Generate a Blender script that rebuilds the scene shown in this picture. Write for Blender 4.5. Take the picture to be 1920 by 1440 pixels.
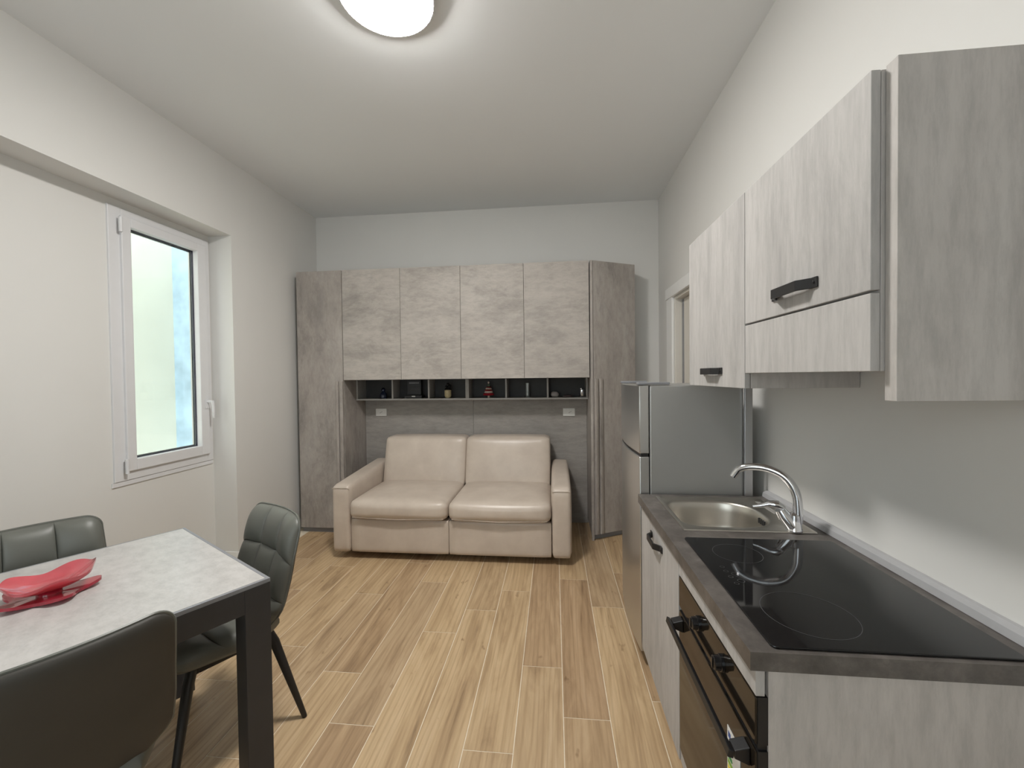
import bpy, bmesh, math, random
from mathutils import Vector, Matrix
random.seed(7)
PI = math.pi
for o in list(bpy.data.objects): bpy.data.objects.remove(o)
S = bpy.context.scene
COL = S.collection

# ------------------------------------------------------------------ camera
F_PX, YAW, PITCH, ROLL = 775.0, 0.10161, -0.01795, -0.01193
def cam_axes(yaw, pitch, roll):
    f = Vector((-math.sin(yaw), math.cos(yaw), 0)); r = Vector((math.cos(yaw), math.sin(yaw), 0)); u = Vector((0, 0, 1))
    f2 = f*math.cos(pitch) + u*math.sin(pitch); u2 = u*math.cos(pitch) - f*math.sin(pitch)
    r3 = r*math.cos(roll) + u2*math.sin(roll); u3 = u2*math.cos(roll) - r*math.sin(roll)
    return r3, u3, f2
cd = bpy.data.cameras.new('camera'); cam = bpy.data.objects.new('camera', cd); COL.objects.link(cam)
cd.sensor_fit = 'HORIZONTAL'; cd.sensor_width = 36.0; cd.lens = F_PX/1920*36.0; cd.clip_start = 0.02; cd.clip_end = 100
r_, u_, f_ = cam_axes(YAW, PITCH, ROLL)
m = Matrix.Identity(4)
for i in range(3): m[i][0] = r_[i]; m[i][1] = u_[i]; m[i][2] = -f_[i]
m.translation = (0, 0, 1.45)
cam.matrix_world = m
S.camera = cam

# ------------------------------------------------------------------ world, light, exposure
w = bpy.data.worlds.new('world'); S.world = w; w.use_nodes = True
bg = w.node_tree.nodes['Background']; bg.inputs[0].default_value = (0.91, 0.955, 1.0, 1); bg.inputs[1].default_value = 3.1
LAMP_STRENGTH = 128.0
S.view_settings.view_transform = 'Standard'
try: S.view_settings.look = 'None'
except Exception: pass
S.view_settings.exposure = 0.18; S.view_settings.gamma = 1.0; S.view_settings.use_curve_mapping = False

# ------------------------------------------------------------------ room numbers (metres)
XL, XR = -2.46, 1.01          # left and right walls
YB, YN = 4.12, -1.10          # far and near walls
ZC = 3.13                     # ceiling
XREC = -2.65                  # back of the window recess

# ------------------------------------------------------------------ materials
MATS = {}
def newmat(name):
    mt = bpy.data.materials.new(name); mt.use_nodes = True
    return mt, mt.node_tree, mt.node_tree.nodes['Principled BSDF']
def setin(b, **k):
    names = dict(col='Base Color', rough='Roughness', metal='Metallic', spec='Specular IOR Level', trans='Transmission Weight', ior='IOR', coat='Coat Weight', coatr='Coat Roughness', sheen='Sheen Weight', ecol='Emission Color', estr='Emission Strength', alpha='Alpha')
    for a, v in k.items():
        if a in ('col', 'ecol') and len(v) == 3: v = (*v, 1)
        b.inputs[names[a]].default_value = v
def link(nt, a, b): nt.links.new(a, b)
def coords(nt, scale=(1, 1, 1), rnd=True, loc=(0, 0, 0)):
    tc = nt.nodes.new('ShaderNodeTexCoord'); mp = nt.nodes.new('ShaderNodeMapping')
    mp.inputs['Scale'].default_value = scale; mp.inputs['Location'].default_value = loc
    if rnd:
        oi = nt.nodes.new('ShaderNodeObjectInfo'); mu = nt.nodes.new('ShaderNodeVectorMath'); mu.operation = 'MULTIPLY'
        mu.inputs[1].default_value = (37.3, 53.7, 71.1); ad = nt.nodes.new('ShaderNodeVectorMath'); ad.operation = 'ADD'
        link(nt, oi.outputs['Random'], mu.inputs[0]); link(nt, tc.outputs['Object'], ad.inputs[0]); link(nt, mu.outputs[0], ad.inputs[1])
        link(nt, ad.outputs[0], mp.inputs['Vector'])
    else: link(nt, tc.outputs['Object'], mp.inputs['Vector'])
    return mp.outputs[0]
def noise(nt, vec, scale, detail=4, rough=0.55, dist=0.0):
    n = nt.nodes.new('ShaderNodeTexNoise'); n.inputs['Scale'].default_value = scale; n.inputs['Detail'].default_value = detail
    n.inputs['Roughness'].default_value = rough; n.inputs['Distortion'].default_value = dist
    link(nt, vec, n.inputs['Vector']); return n.outputs['Fac']
def ramp(nt, fac, stops, interp='LINEAR'):
    r = nt.nodes.new('ShaderNodeValToRGB'); r.color_ramp.interpolation = interp; e = r.color_ramp.elements
    while len(e) < len(stops): e.new(0.5)
    for i, (p, c) in enumerate(stops):
        e[i].position = p; e[i].color = (*c, 1) if len(c) == 3 else c
    link(nt, fac, r.inputs['Fac']); return r.outputs['Color']
def mix(nt, fac, a, b, mode='MIX'):
    mx = nt.nodes.new('ShaderNodeMix'); mx.data_type = 'RGBA'; mx.blend_type = mode
    for v, s in ((fac, mx.inputs['Factor']), (a, mx.inputs['A']), (b, mx.inputs['B'])):
        if hasattr(v, 'links'): link(nt, v, s)
        elif isinstance(v, (tuple, list)): s.default_value = (*v, 1) if len(v) == 3 else v
        else: s.default_value = v
    # colour sockets are the RGBA ones
    return mx.outputs['Result']
def mixc(nt, fac, a, b, mode='MIX'):
    mx = nt.nodes.new('ShaderNodeMix'); mx.data_type = 'RGBA'; mx.blend_type = mode
    fs, A, B, out = mx.inputs[0], mx.inputs[6], mx.inputs[7], mx.outputs[2]
    for v, s in ((fac, fs), (a, A), (b, B)):
        if isinstance(v, bpy.types.NodeSocket): link(nt, v, s)
        elif isinstance(v, (tuple, list)): s.default_value = (*v, 1) if len(v) == 3 else v
        else: s.default_value = v
    return out
def bump(nt, b, h, strength=0.2, dist=0.002):
    bn = nt.nodes.new('ShaderNodeBump'); bn.inputs['Strength'].default_value = strength; bn.inputs['Distance'].default_value = dist
    link(nt, h, bn.inputs['Height']); link(nt, bn.outputs[0], b.inputs['Normal'])
def plain(name, col, rough=0.5, metal=0.0, var=0.06, scale=14, bmp=0.0, rnd=False, **k):
    mt, nt, b = newmat(name); setin(b, col=col, rough=rough, metal=metal, **k)
    f = noise(nt, coords(nt, rnd=rnd), scale, 3)
    c = ramp(nt, f, [(0.3, tuple(x*(1-var) for x in col)), (0.7, tuple(min(1, x*(1+var)) for x in col))])
    link(nt, c, b.inputs['Base Color'])
    if bmp: bump(nt, b, noise(nt, coords(nt, rnd=rnd), scale*12, 3), bmp, 0.001)
    MATS[name] = mt; return mt

plain('wall_paint', (0.70, 0.692, 0.668), 0.75, var=0.008, scale=3, bmp=0.08)
plain('ceiling_paint', (0.80, 0.812, 0.815), 0.8, var=0.006, scale=2, bmp=0.04)
plain('white_trim', (0.80, 0.80, 0.79), 0.45, var=0.01)
plain('white_pvc', (0.70, 0.70, 0.71), 0.35, var=0.01)
plain('door_cream', (0.68, 0.65, 0.59), 0.45, var=0.02)
plain('grout', (0.78, 0.70, 0.56), 0.85, var=0.08, scale=40)
plain('black_metal', (0.012, 0.012, 0.013), 0.42, var=0.1)
plain('black_gloss', (0.010, 0.010, 0.011), 0.16, var=0.05)
plain('gasket', (0.03, 0.03, 0.05), 0.5)
plain('anthracite', (0.034, 0.034, 0.036), 0.42, var=0.06, bmp=0.05)
plain('edge_grey', (0.22, 0.225, 0.24), 0.35, var=0.05)
plain('grey_plain', (0.30, 0.29, 0.275), 0.5, var=0.03)
plain('cubby_board', (0.36, 0.35, 0.335), 0.55, var=0.05)
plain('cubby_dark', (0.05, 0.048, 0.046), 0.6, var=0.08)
plain('white_plastic', (0.78, 0.77, 0.74), 0.35, var=0.01)
plain('seal_grey', (0.40, 0.40, 0.41), 0.4, var=0.03)
plain('dark_slot', (0.03, 0.03, 0.03), 0.6)
plain('paper_white', (0.82, 0.82, 0.80), 0.6, var=0.02)
for nm, c in (('bar_green', (0.02, 0.30, 0.08)), ('bar_lime', (0.25, 0.5, 0.04)), ('bar_yellow', (0.8, 0.65, 0.03)), ('bar_orange', (0.8, 0.25, 0.03)), ('bar_red', (0.65, 0.04, 0.03)), ('bar_blue', (0.03, 0.08, 0.3))):
    plain(nm, c, 0.5, var=0.03)
plain('ceramic_dark_blue', (0.015, 0.02, 0.045), 0.25, var=0.2)
plain('gold_cream', (0.55, 0.46, 0.27), 0.3, var=0.15, scale=60)
plain('tree_red', (0.28, 0.012, 0.02), 0.3, var=0.15)
plain('tree_white', (0.62, 0.52, 0.45), 0.5, var=0.15, scale=80)
plain('tree_green', (0.10, 0.13, 0.09), 0.5, var=0.15)
plain('stone_pale', (0.42, 0.38, 0.36), 0.55, var=0.15)
plain('brown_dark', (0.05, 0.022, 0.018), 0.4, var=0.15)
plain('brass', (0.5, 0.38, 0.16), 0.3, 1.0)
plain('outside_plaster', (0.86, 0.82, 0.68), 0.9, var=0.05, scale=1.5)
plain('outside_side_sky_tint', (0.50, 0.66, 0.78), 0.9, var=0.2, scale=4)  # bluish skylight on the white side wall is put into this colour
plain('outside_ground', (0.35, 0.35, 0.33), 0.9, var=0.1)

def metal(name, col, rough, aniso=None, var=0.04, scale=(1, 1, 1), metalv=1.0, bmp=0.0):
    mt, nt, b = newmat(name); setin(b, col=col, rough=rough, metal=metalv)
    f = noise(nt, coords(nt, scale, rnd=False), 20, 3)
    link(nt, ramp(nt, f, [(0.3, (max(0, rough-var),)*3), (0.7, (rough+var,)*3)]), b.inputs['Roughness'])
    MATS[name] = mt
metal('chrome', (0.80, 0.80, 0.82), 0.07, var=0.02)
metal('steel_brushed', (0.60, 0.57, 0.52), 0.33, var=0.004)
metal('fridge_silver', (0.42, 0.42, 0.41), 0.42, var=0.02, metalv=0.75)
metal('fridge_door', (0.55, 0.55, 0.54), 0.30, var=0.003, metalv=0.9)
metal('plinth_alu', (0.60, 0.58, 0.55), 0.22, var=0.04)
metal('alu_strip', (0.52, 0.52, 0.53), 0.35, var=0.04)

def concrete(name, base, dark, light, stretch, patch=0.55, rough=0.62, blot=1.6):
    mt, nt, b = newmat(name); setin(b, rough=rough)
    v = coords(nt, stretch)
    v2 = coords(nt, tuple(0.5+0.5*s for s in stretch), loc=(3.1, 5.7, 1.3))
    c = ramp(nt, noise(nt, v, 2.4, 9, 0.66, 0.35), [(0.32, dark), (0.50, base), (0.68, light)])
    bl = ramp(nt, noise(nt, v2, blot, 10, 0.76, 0.4), [(0.52, (1, 1, 1)), (0.57, ((1+patch)/2,)*3), (0.64, (patch,)*3), (0.80, (patch*0.95,)*3)])
    st = ramp(nt, noise(nt, v, 14, 6, 0.75), [(0.36, (0.86, 0.86, 0.86)), (0.58, (1.03, 1.03, 1.03))])
    c = mixc(nt, 1.0, c, bl, 'MULTIPLY'); c = mixc(nt, 1.0, c, st, 'MULTIPLY')
    link(nt, c, b.inputs['Base Color']); bump(nt, b, noise(nt, v, 60, 4), 0.06, 0.001)
    MATS[name] = mt
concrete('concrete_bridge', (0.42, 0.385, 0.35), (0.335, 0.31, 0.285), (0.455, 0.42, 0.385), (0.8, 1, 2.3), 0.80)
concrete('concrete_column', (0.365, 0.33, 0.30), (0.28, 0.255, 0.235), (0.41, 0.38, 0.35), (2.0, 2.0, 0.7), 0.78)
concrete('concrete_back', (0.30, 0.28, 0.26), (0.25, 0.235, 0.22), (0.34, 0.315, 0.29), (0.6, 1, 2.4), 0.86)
concrete('kitchen_front', (0.455, 0.440, 0.425), (0.40, 0.386, 0.374), (0.495, 0.478, 0.463), (3.2, 3.2, 0.40), 0.90, blot=2.4)
concrete('kitchen_side', (0.505, 0.475, 0.45), (0.45, 0.425, 0.40), (0.54, 0.515, 0.49), (2.6, 2.6, 0.45), 0.92)
concrete('worktop_stone', (0.105, 0.093, 0.084), (0.058, 0.051, 0.046), (0.165, 0.148, 0.135), (3.5, 3.5, 3.5), 0.85, rough=0.42, blot=4)
concrete('table_ceramic', (0.50, 0.485, 0.47), (0.45, 0.435, 0.42), (0.55, 0.535, 0.52), (1.3, 2.0, 1), 0.95, rough=0.33)

def leather(name, c1, c2, rough=0.45, sc=3.5, bs=0.12):
    mt, nt, b = newmat(name); setin(b, rough=rough)
    v = coords(nt)
    c = ramp(nt, noise(nt, v, sc, 6, 0.6), [(0.3, c1), (0.7, c2)]); link(nt, c, b.inputs['Base Color'])
    bump(nt, b, noise(nt, v, 160, 3), bs, 0.001)
    MATS[name] = mt
leather('sofa_leather', (0.50, 0.425, 0.36), (0.59, 0.51, 0.435), 0.36, 6)
leather('chair_leather', (0.108, 0.111, 0.096), (0.132, 0.135, 0.118), 0.43, 4, 0.06)
leather('chair_back_fabric', (0.036, 0.033, 0.027), (0.044, 0.040, 0.033), 0.6, 4, 0.1)

def wood():
    mt, nt, b = newmat('wood_plank'); setin(b, rough=0.44)
    v = coords(nt, (1, 1, 1))
    def mp(s):
        q = nt.nodes.new('ShaderNodeMapping'); q.inputs['Scale'].default_value = s; link(nt, v, q.inputs['Vector']); return q.outputs[0]
    g1 = ramp(nt, noise(nt, mp((8, 0.9, 1)), 1.3, 6, 0.62, 1.4), [(0.26, (0.27, 0.18, 0.105)), (0.40, (0.43, 0.30, 0.178)), (0.56, (0.535, 0.388, 0.238)), (0.74, (0.60, 0.45, 0.295))])
    g2 = ramp(nt, noise(nt, mp((60, 2.2, 1)), 2.0, 4, 0.7), [(0.35, (0.91, 0.905, 0.895)), (0.62, (1.03, 1.03, 1.03))])
    wv = nt.nodes.new('ShaderNodeTexWave'); wv.wave_type = 'BANDS'; wv.bands_direction = 'X'
    wv.inputs['Scale'].default_value = 1.0; wv.inputs['Distortion'].default_value = 14.0; wv.inputs['Detail'].default_value = 2.0; wv.inputs['Detail Scale'].default_value = 0.45
    link(nt, mp((11, 1.3, 1)), wv.inputs['Vector'])
    g3 = ramp(nt, wv.outputs['Fac'], [(0.0, (0.87, 0.85, 0.82)), (0.35, (1, 1, 1))])
    kn = ramp(nt, noise(nt, mp((9, 4.5, 1)), 1.5, 3, 0.6), [(0.67, (1, 1, 1)), (0.76, (0.50, 0.43, 0.36))])
    c = mixc(nt, 1.0, g1, g2, 'MULTIPLY'); c = mixc(nt, 1.0, c, g3, 'MULTIPLY'); c = mixc(nt, 1.0, c, kn, 'MULTIPLY')
    oi = nt.nodes.new('ShaderNodeObjectInfo')
    tint = ramp(nt, oi.outputs['Random'], [(0.0, (0.84, 0.79, 0.76)), (0.3, (0.98, 0.97, 0.94)), (0.7, (1.06, 1.05, 1.0)), (1.0, (0.86, 0.85, 0.86))])
    c = mixc(nt, 1.0, c, tint, 'MULTIPLY')
    link(nt, c, b.inputs['Base Color']); bump(nt, b, noise(nt, mp((60, 2.2, 1)), 2.0, 4, 0.7), 0.08, 0.001)
    MATS['wood_plank'] = mt
wood()

def pane_glass():
    mt = bpy.data.materials.new('window_glass'); mt.use_nodes = True; nt = mt.node_tree; nt.nodes.clear()
    o = nt.nodes.new('ShaderNodeOutputMaterial'); t = nt.nodes.new('ShaderNodeBsdfTransparent'); g = nt.nodes.new('ShaderNodeBsdfGlossy')
    t.inputs[0].default_value = (0.94, 0.97, 0.96, 1); g.inputs['Roughness'].default_value = 0.02
    lw = nt.nodes.new('ShaderNodeLayerWeight'); lw.inputs['Blend'].default_value = 0.5; mx = nt.nodes.new('ShaderNodeMixShader')
    pw = nt.nodes.new('ShaderNodeMath'); pw.operation = 'POWER'; pw.inputs[1].default_value = 5.0; link(nt, lw.outputs['Facing'], pw.inputs[0])
    ma = nt.nodes.new('ShaderNodeMath'); ma.operation = 'MULTIPLY_ADD'; ma.inputs[1].default_value = 0.9; ma.inputs[2].default_value = 0.04; link(nt, pw.outputs[0], ma.inputs[0])
    link(nt, ma.outputs[0], mx.inputs[0]); link(nt, t.outputs[0], mx.inputs[1]); link(nt, g.outputs[0], mx.inputs[2]); link(nt, mx.outputs[0], o.inputs[0])
    MATS['window_glass'] = mt
pane_glass()
def tint_glass(name, col, rough=0.05, trans=0.85):
    mt, nt, b = newmat(name); setin(b, col=col, rough=rough, trans=trans, ior=1.45, coat=0.5)
    f = noise(nt, coords(nt), 9, 3)
    link(nt, ramp(nt, f, [(0.3, tuple(x*0.8 for x in col)), (0.7, tuple(min(1, x*1.15) for x in col))]), b.inputs['Base Color'])
    MATS[name] = mt
tint_glass('red_glass', (0.80, 0.16, 0.19), 0.06, 0.55)
tint_glass('dark_red_glass', (0.55, 0.03, 0.06), 0.06, 0.45)
tint_glass('clear_glass', (0.85, 0.88, 0.86), 0.03, 0.9)
mt, nt, b = newmat('hob_glass'); setin(b, col=(0.006, 0.006, 0.007), rough=0.045, spec=0.5); MATS['hob_glass'] = mt
rr = ramp(nt, noise(nt, coords(nt, rnd=False), 6, 3), [(0.3, (0.035,)*3), (0.7, (0.06,)*3)]); link(nt, rr, b.inputs['Roughness'])
mt, nt, b = newmat('oven_glass'); setin(b, col=(0.012, 0.009, 0.006), rough=0.06, spec=0.32); MATS['oven_glass'] = mt
rr = ramp(nt, noise(nt, coords(nt, rnd=False), 6, 3), [(0.3, (0.05,)*3), (0.7, (0.09,)*3)]); link(nt, rr, b.inputs['Roughness'])
plain('hob_mark', (0.055, 0.055, 0.058), 0.4, var=0.05)
plain('control_mark', (0.03, 0.03, 0.031), 0.4, var=0.05)
mt, nt, b = newmat('lamp_diffuser'); setin(b, col=(0.9, 0.9, 0.9), rough=0.4, ecol=(1.0, 0.975, 0.94), estr=LAMP_STRENGTH); MATS['lamp_diffuser'] = mt

# ------------------------------------------------------------------ mesh helpers
class MB:
    def __init__(s): s.v = []; s.f = []
    def add(s, vs, fs):
        k = len(s.v); s.v += [tuple(v) for v in vs]; s.f += [tuple(i+k for i in f) for f in fs]; return s
    def box(s, x0, x1, y0, y1, z0, z1):
        vs = [(x, y, z) for x in (x0, x1) for y in (y0, y1) for z in (z0, z1)]
        return s.add(vs, [(0, 1, 3, 2), (4, 6, 7, 5), (0, 4, 5, 1), (2, 3, 7, 6), (0, 2, 6, 4), (1, 5, 7, 3)])
    def prism(s, poly, a0, a1, axis='z', ):
        """poly of 2-D points extruded along axis; x:(y,z) y:(x,z) z:(x,y)"""
        def P(p, a): return {'x': (a, p[0], p[1]), 'y': (p[0], a, p[1]), 'z': (p[0], p[1], a)}[axis]
        n = len(poly); vs = [P(p, a0) for p in poly] + [P(p, a1) for p in poly]
        fs = [tuple(range(n))[::-1], tuple(range(n, 2*n))] + [(i, (i+1) % n, n+(i+1) % n, n+i) for i in range(n)]
        return s.add(vs, fs)
    def tube(s, pts, radii, n=12, cap=True):
        pts = [Vector(p) for p in pts]; rings = []
        if not isinstance(radii, (list, tuple)): radii = [radii]*len(pts)
        prev = None
        for i, p in enumerate(pts):
            t = (pts[min(i+1, len(pts)-1)] - pts[max(i-1, 0)]).normalized()
            if prev is None:
                a = Vector((0, 0, 1)) if abs(t.z) < 0.9 else Vector((1, 0, 0)); nrm = t.cross(a).normalized()
            else: nrm = (prev - t*prev.dot(t)).normalized()
            prev = nrm; bn = t.cross(nrm)
            rings.append([p + (nrm*math.cos(2*PI*k/n) + bn*math.sin(2*PI*k/n))*radii[i] for k in range(n)])
        vs = [v for r in rings for v in r]; fs = []
        for i in range(len(rings)-1):
            for k in range(n): fs.append((i*n+k, i*n+(k+1) % n, (i+1)*n+(k+1) % n, (i+1)*n+k))
        if cap: fs += [tuple(range(n))[::-1], tuple(range((len(rings)-1)*n, len(rings)*n))]
        return s.add(vs, fs)
    def lathe(s, prof, c=(0, 0, 0), n=28, wob=None):
        vs = []; fs = []
        for (r, z) in prof:
            for k in range(n):
                a = 2*PI*k/n; rr = r*(wob(a, z) if wob else 1); vs.append((c[0]+rr*math.cos(a), c[1]+rr*math.sin(a), c[2]+z))
        for i in range(len(prof)-1):
            for k in range(n): fs.append((i*n+k, i*n+(k+1) % n, (i+1)*n+(k+1) % n, (i+1)*n+k))
        fs += [tuple(range(n))[::-1], tuple(range((len(prof)-1)*n, len(prof)*n))]
        return s.add(vs, fs)
    def grid_solid(s, front, back, nu, nv):
        """two surfaces over [0,1]^2 stitched at the border"""
        vs = [front(i/nu, j/nv) for j in range(nv+1) for i in range(nu+1)]; N = len(vs)
        vs += [back(i/nu, j/nv) for j in range(nv+1) for i in range(nu+1)]; W = nu+1; fs = []
        for j in range(nv):
            for i in range(nu):
                a = j*W+i; fs.append((a, a+1, a+W+1, a+W)); fs.append((N+a, N+a+W, N+a+W+1, N+a+1))
        bd = [i for i in range(W)] + [j*W+nu for j in range(1, nv+1)] + [nv*W+i for i in range(nu-1, -1, -1)] + [j*W for j in range(nv-1, 0, -1)]
        for k in range(len(bd)):
            a, b2 = bd[k], bd[(k+1) % len(bd)]; fs.append((a, N+a, N+b2, b2))
        return s.add(vs, fs)
    def rbox(s, c, size, r, n=10, bulge=(0, 0, 0), fn=None):
        """box with rounded edges of radius r; bulge pushes the faces out along each axis"""
        hx, hy, hz = (q/2 for q in size); H = (hx, hy, hz); bm = bmesh.new(); bmesh.ops.create_cube(bm, size=2)
        bmesh.ops.subdivide_edges(bm, edges=bm.edges[:], cuts=n, use_grid_fill=True)
        vs = []
        for v in bm.verts:
            # finer spacing towards the edges
            p = [math.copysign(1-(1-abs(q))**1.0, q) for q in v.co]; p = [q*h for q, h in zip(p, H)]
            rr = min(r, min(H)*0.98)
            for ax in range(3):
                lim = H[ax]-rr
                if abs(v.co[ax]) < 0.999:   # remap so that the edge row starts at the fillet
                    q = v.co[ax]; t = abs(q)*(n+1)/(n) if False else abs(q)
                    p[ax] = math.copysign(H[ax]*t, q)
            inner = Vector([max(-(h-rr), min(h-rr, q)) for q, h in zip(p, H)]); d = Vector(p)-inner
            if d.length > 1e-9: p = inner + d.normalized()*rr
            p = Vector(p); u = [max(-1, min(1, q/h)) for q, h in zip(p, H)]
            for ax in range(3):
                a, b2 = [q for q in range(3) if q != ax]
                p[ax] += bulge[ax]*u[ax]*(1-u[a]**2)*(1-u[b2]**2)
            if fn: p = Vector(fn(p, u))
            vs.append(p + Vector(c))
        fs = [[v.index for v in f.verts] for f in bm.faces]; bm.free()
        return s.add(vs, fs)
    def build(s, name, mat, parent=None, bevel=0.0, smooth=False, segs=2, sub=0):
        off = Vector((0, 0, 0))
        if parent is not None and parent.get('_world'):
            q = parent
            while q is not None: off += q.location; q = q.parent
        me = bpy.data.meshes.new(name); me.from_pydata([tuple(Vector(v)-off) for v in s.v], [], s.f)
        bm = bmesh.new(); bm.from_mesh(me); bmesh.ops.recalc_face_normals(bm, faces=bm.faces[:]); bm.to_mesh(me); bm.free()
        me.materials.append(MATS[mat]); o = bpy.data.objects.new(name, me); COL.objects.link(o)
        if parent is not None:
            o.parent = parent
            if parent.get('_world'): o['_world'] = 1
        if smooth:
            me.polygons.foreach_set('use_smooth', [True]*len(me.polygons))
            me.set_sharp_from_angle(angle=math.radians(smooth if smooth > 1 else 40))
        if bevel:
            b = o.modifiers.new('bevel', 'BEVEL'); b.width = bevel; b.segments = segs; b.limit_method = 'ANGLE'; b.angle_limit = math.radians(40)
        if sub:
            b = o.modifiers.new('sub', 'SUBSURF'); b.levels = sub; b.render_levels = sub
        return o
def tag(o, label, cat, group=None):
    o['label'] = label; o['category'] = cat
    if group: o['group'] = group
    return o
def thing(name, loc, label, cat, group=None, rotz=0.0, world=True):
    """Empty at the base of a thing; with world=True its parts are given in room coordinates"""
    o = bpy.data.objects.new(name, None); COL.objects.link(o); o.location = loc; o.rotation_euler = (0, 0, rotz); o.empty_display_size = 0.1
    if world: o['_world'] = 1
    return tag(o, label, cat, group)
def struct(o): o['kind'] = 'structure'; return o
def sroot(name, loc):
    o = bpy.data.objects.new(name, None); COL.objects.link(o); o.location = loc; o['_world'] = 1; o['kind'] = 'structure'; return o
def dup(root, loc, rotz, label):
    r = root.copy(); COL.objects.link(r); r.location = loc; r.rotation_euler = (0, 0, rotz); r['label'] = label
    for ch in list(root.children):
        c = ch.copy(); COL.objects.link(c); c.parent = r
        for g in ch.children:
            d = g.copy(); COL.objects.link(d); d.parent = c
    return r
B = lambda *a: MB().box(*a)

# ------------------------------------------------------------------ room shell
T = 0.25
floor = sroot('floor', (0, 0, 0))
B(XL-T, XR+T, YN-T, YB+T, -0.10, -0.0010).build('grout_bed', 'grout', floor)
struct(B(XL-T-0.3, XR+T, YN-T, YB+T, ZC, ZC+0.2).build('ceiling', 'ceiling_paint'))
struct(B(XL-T, XR+T, YB, YB+T, 0, ZC).build('wall_back', 'wall_paint'))
# near wall, behind the viewer, with an opening for an added window that brings in fill daylight
NX0, NX1, NZ0, NZ1 = -1.8, 0.0, 0.60, 2.45
mw = B(XL-T, NX0, YN-T, YN, 0, ZC); mw.box(NX1, XR+T, YN-T, YN, 0, ZC); mw.box(NX0, NX1, YN-T, YN, 0, NZ0); mw.box(NX0, NX1, YN-T, YN, NZ1, ZC)
struct(mw.build('wall_front', 'wall_paint'))
# right wall with a doorway
DY0, DY1, DZ = 2.74, 3.60, 2.10
mw = B(XR, XR+T, YN, DY0, 0, ZC); mw.box(XR, XR+T, DY1, YB, 0, ZC); mw.box(XR, XR+T, DY0, DY1, DZ, ZC)
struct(mw.build('wall_right', 'wall_paint'))
# left wall with a floor-to-lintel recess and the window opening in it
RY0, RY1, RZ = 1.25, 2.963, 2.56
WY0, WY1, WZ0, WZ1 = 2.225, 2.948, 0.835, 2.515
XO = XL-0.29
mw = B(XO, XL, YN, RY0, 0, ZC); mw.box(XO, XL, RY1, YB, 0, ZC); mw.box(XO, XL, RY0, RY1, RZ, ZC)
mw.box(XO, XREC, RY0, WY0, 0, RZ); mw.box(XO, XREC, WY1, RY1, 0, RZ); mw.box(XO, XREC, WY0, WY1, 0, WZ0); mw.box(XO, XREC, WY0, WY1, WZ1, RZ)
struct(mw.build('wall_left', 'wall_paint'))
def skirt(name, segs, h=0.085, t=0.012):
    mb = MB()
    for s in segs: mb.box(*s, 0, h)
    return struct(mb.build(name, 'white_trim', bevel=0.004))
t = 0.012
skirt('baseboard_left', [(XL, XL+t, YN, RY0), (XREC, XREC+t, RY0, RY1-t), (XREC, XL, RY1-t, RY1), (XL, XL+t, RY1-t, 3.64)], h=0.115)
skirt('baseboard_right', [(XR-t, XR, 2.68, DY0-0.075), (XR-t, XR, DY1+0.175, YB), (XR-t, XR, YN, 0.86)])
skirt('baseboard_back', [(0.75, XR-t, YB-t, YB)])
skirt('baseboard_front', [(XL+t, XR-t, YN, YN+t)])

# floor planks, each its own piece
PW, PL, X0 = 0.1965, 1.203, 0.2215
G = 0.0036
joints = {0: 2.605, 1: 2.945, 2: 2.040, 3: 2.757, 4: 2.511, 5: 2.272, 6: 2.831, 7: 1.920, 8: 2.643, 9: 2.087, 10: 3.020, -1: 3.066}
full = None
for k in range(-4, 14):
    xa = X0 - k*PW; xb = xa + PW
    xa2, xb2 = max(xa, XREC+0.002), min(xb, XR)
    if xb2-xa2 < 0.01: continue
    j = joints.get(k, (2.3 + 0.47*k) % PL); y = j - math.ceil((j-YN)/PL)*PL
    while y < YB:
        ya, yb = max(y, YN), min(y+PL, YB)
        if yb-ya > 0.01:
            L, Wd = yb-ya-G, xb2-xa2-G
            if abs(L-(PL-G)) < 1e-6 and abs(Wd-(PW-G)) < 1e-6:
                if full is None:
                    full = B(-Wd/2, Wd/2, -L/2, L/2, -0.008, 0).build('plank', 'wood_plank'); o = full
                else:
                    o = full.copy(); COL.objects.link(o)
            else: o = B(-Wd/2, Wd/2, -L/2, L/2, -0.008, 0).build('plank', 'wood_plank')
            o.location = ((xa2+xb2)/2, (ya+yb)/2, 0); o.parent = floor
        y += PL

# window
win = sroot('window_1', (XREC, (WY0+WY1)/2, WZ0))
def ring(mb, x0, x1, y0, y1, z0, z1, wl, wr=None, wb=None, wt=None):
    wr = wr or wl; wb = wb or wl; wt = wt or wl
    mb.box(x0, x1, y0, y0+wl, z0, z1); mb.box(x0, x1, y1-wr, y1, z0, z1); mb.box(x0, x1, y0+wl, y1-wr, z0, z0+wb); mb.box(x0, x1, y0+wl, y1-wr, z1-wt, z1); return mb
ring(MB(), XREC-0.07, XREC+0.012, WY0, WY1, WZ0, WZ1, 0.075, 0.05, 0.065, 0.06).build('window_frame', 'white_pvc', win, bevel=0.003)
SY0, SY1, SZ0, SZ1 = 2.29, 2.905, 0.89, 2.468
sash = ring(MB(), XREC-0.055, XREC+0.028, SY0, SY1, SZ0, SZ1, 0.058, 0.072, 0.07, 0.058).build('window_sash', 'white_pvc', win, bevel=0.004)
ring(MB(), XREC-0.022, XREC-0.012, SY0+0.056, SY1-0.070, SZ0+0.068, SZ1-0.056, 0.007).build('gasket', 'gasket', sash)
ring(MB(), XREC-0.040, XREC-0.030, SY0+0.056, SY1-0.070, SZ0+0.068, SZ1-0.056, 0.014).build('glass_spacer', 'alu_strip', sash)
B(XREC-0.030, XREC-0.026, SY0+0.057, SY1-0.071, SZ0+0.069, SZ1-0.057).build('window_pane', 'window_glass', sash)
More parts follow.
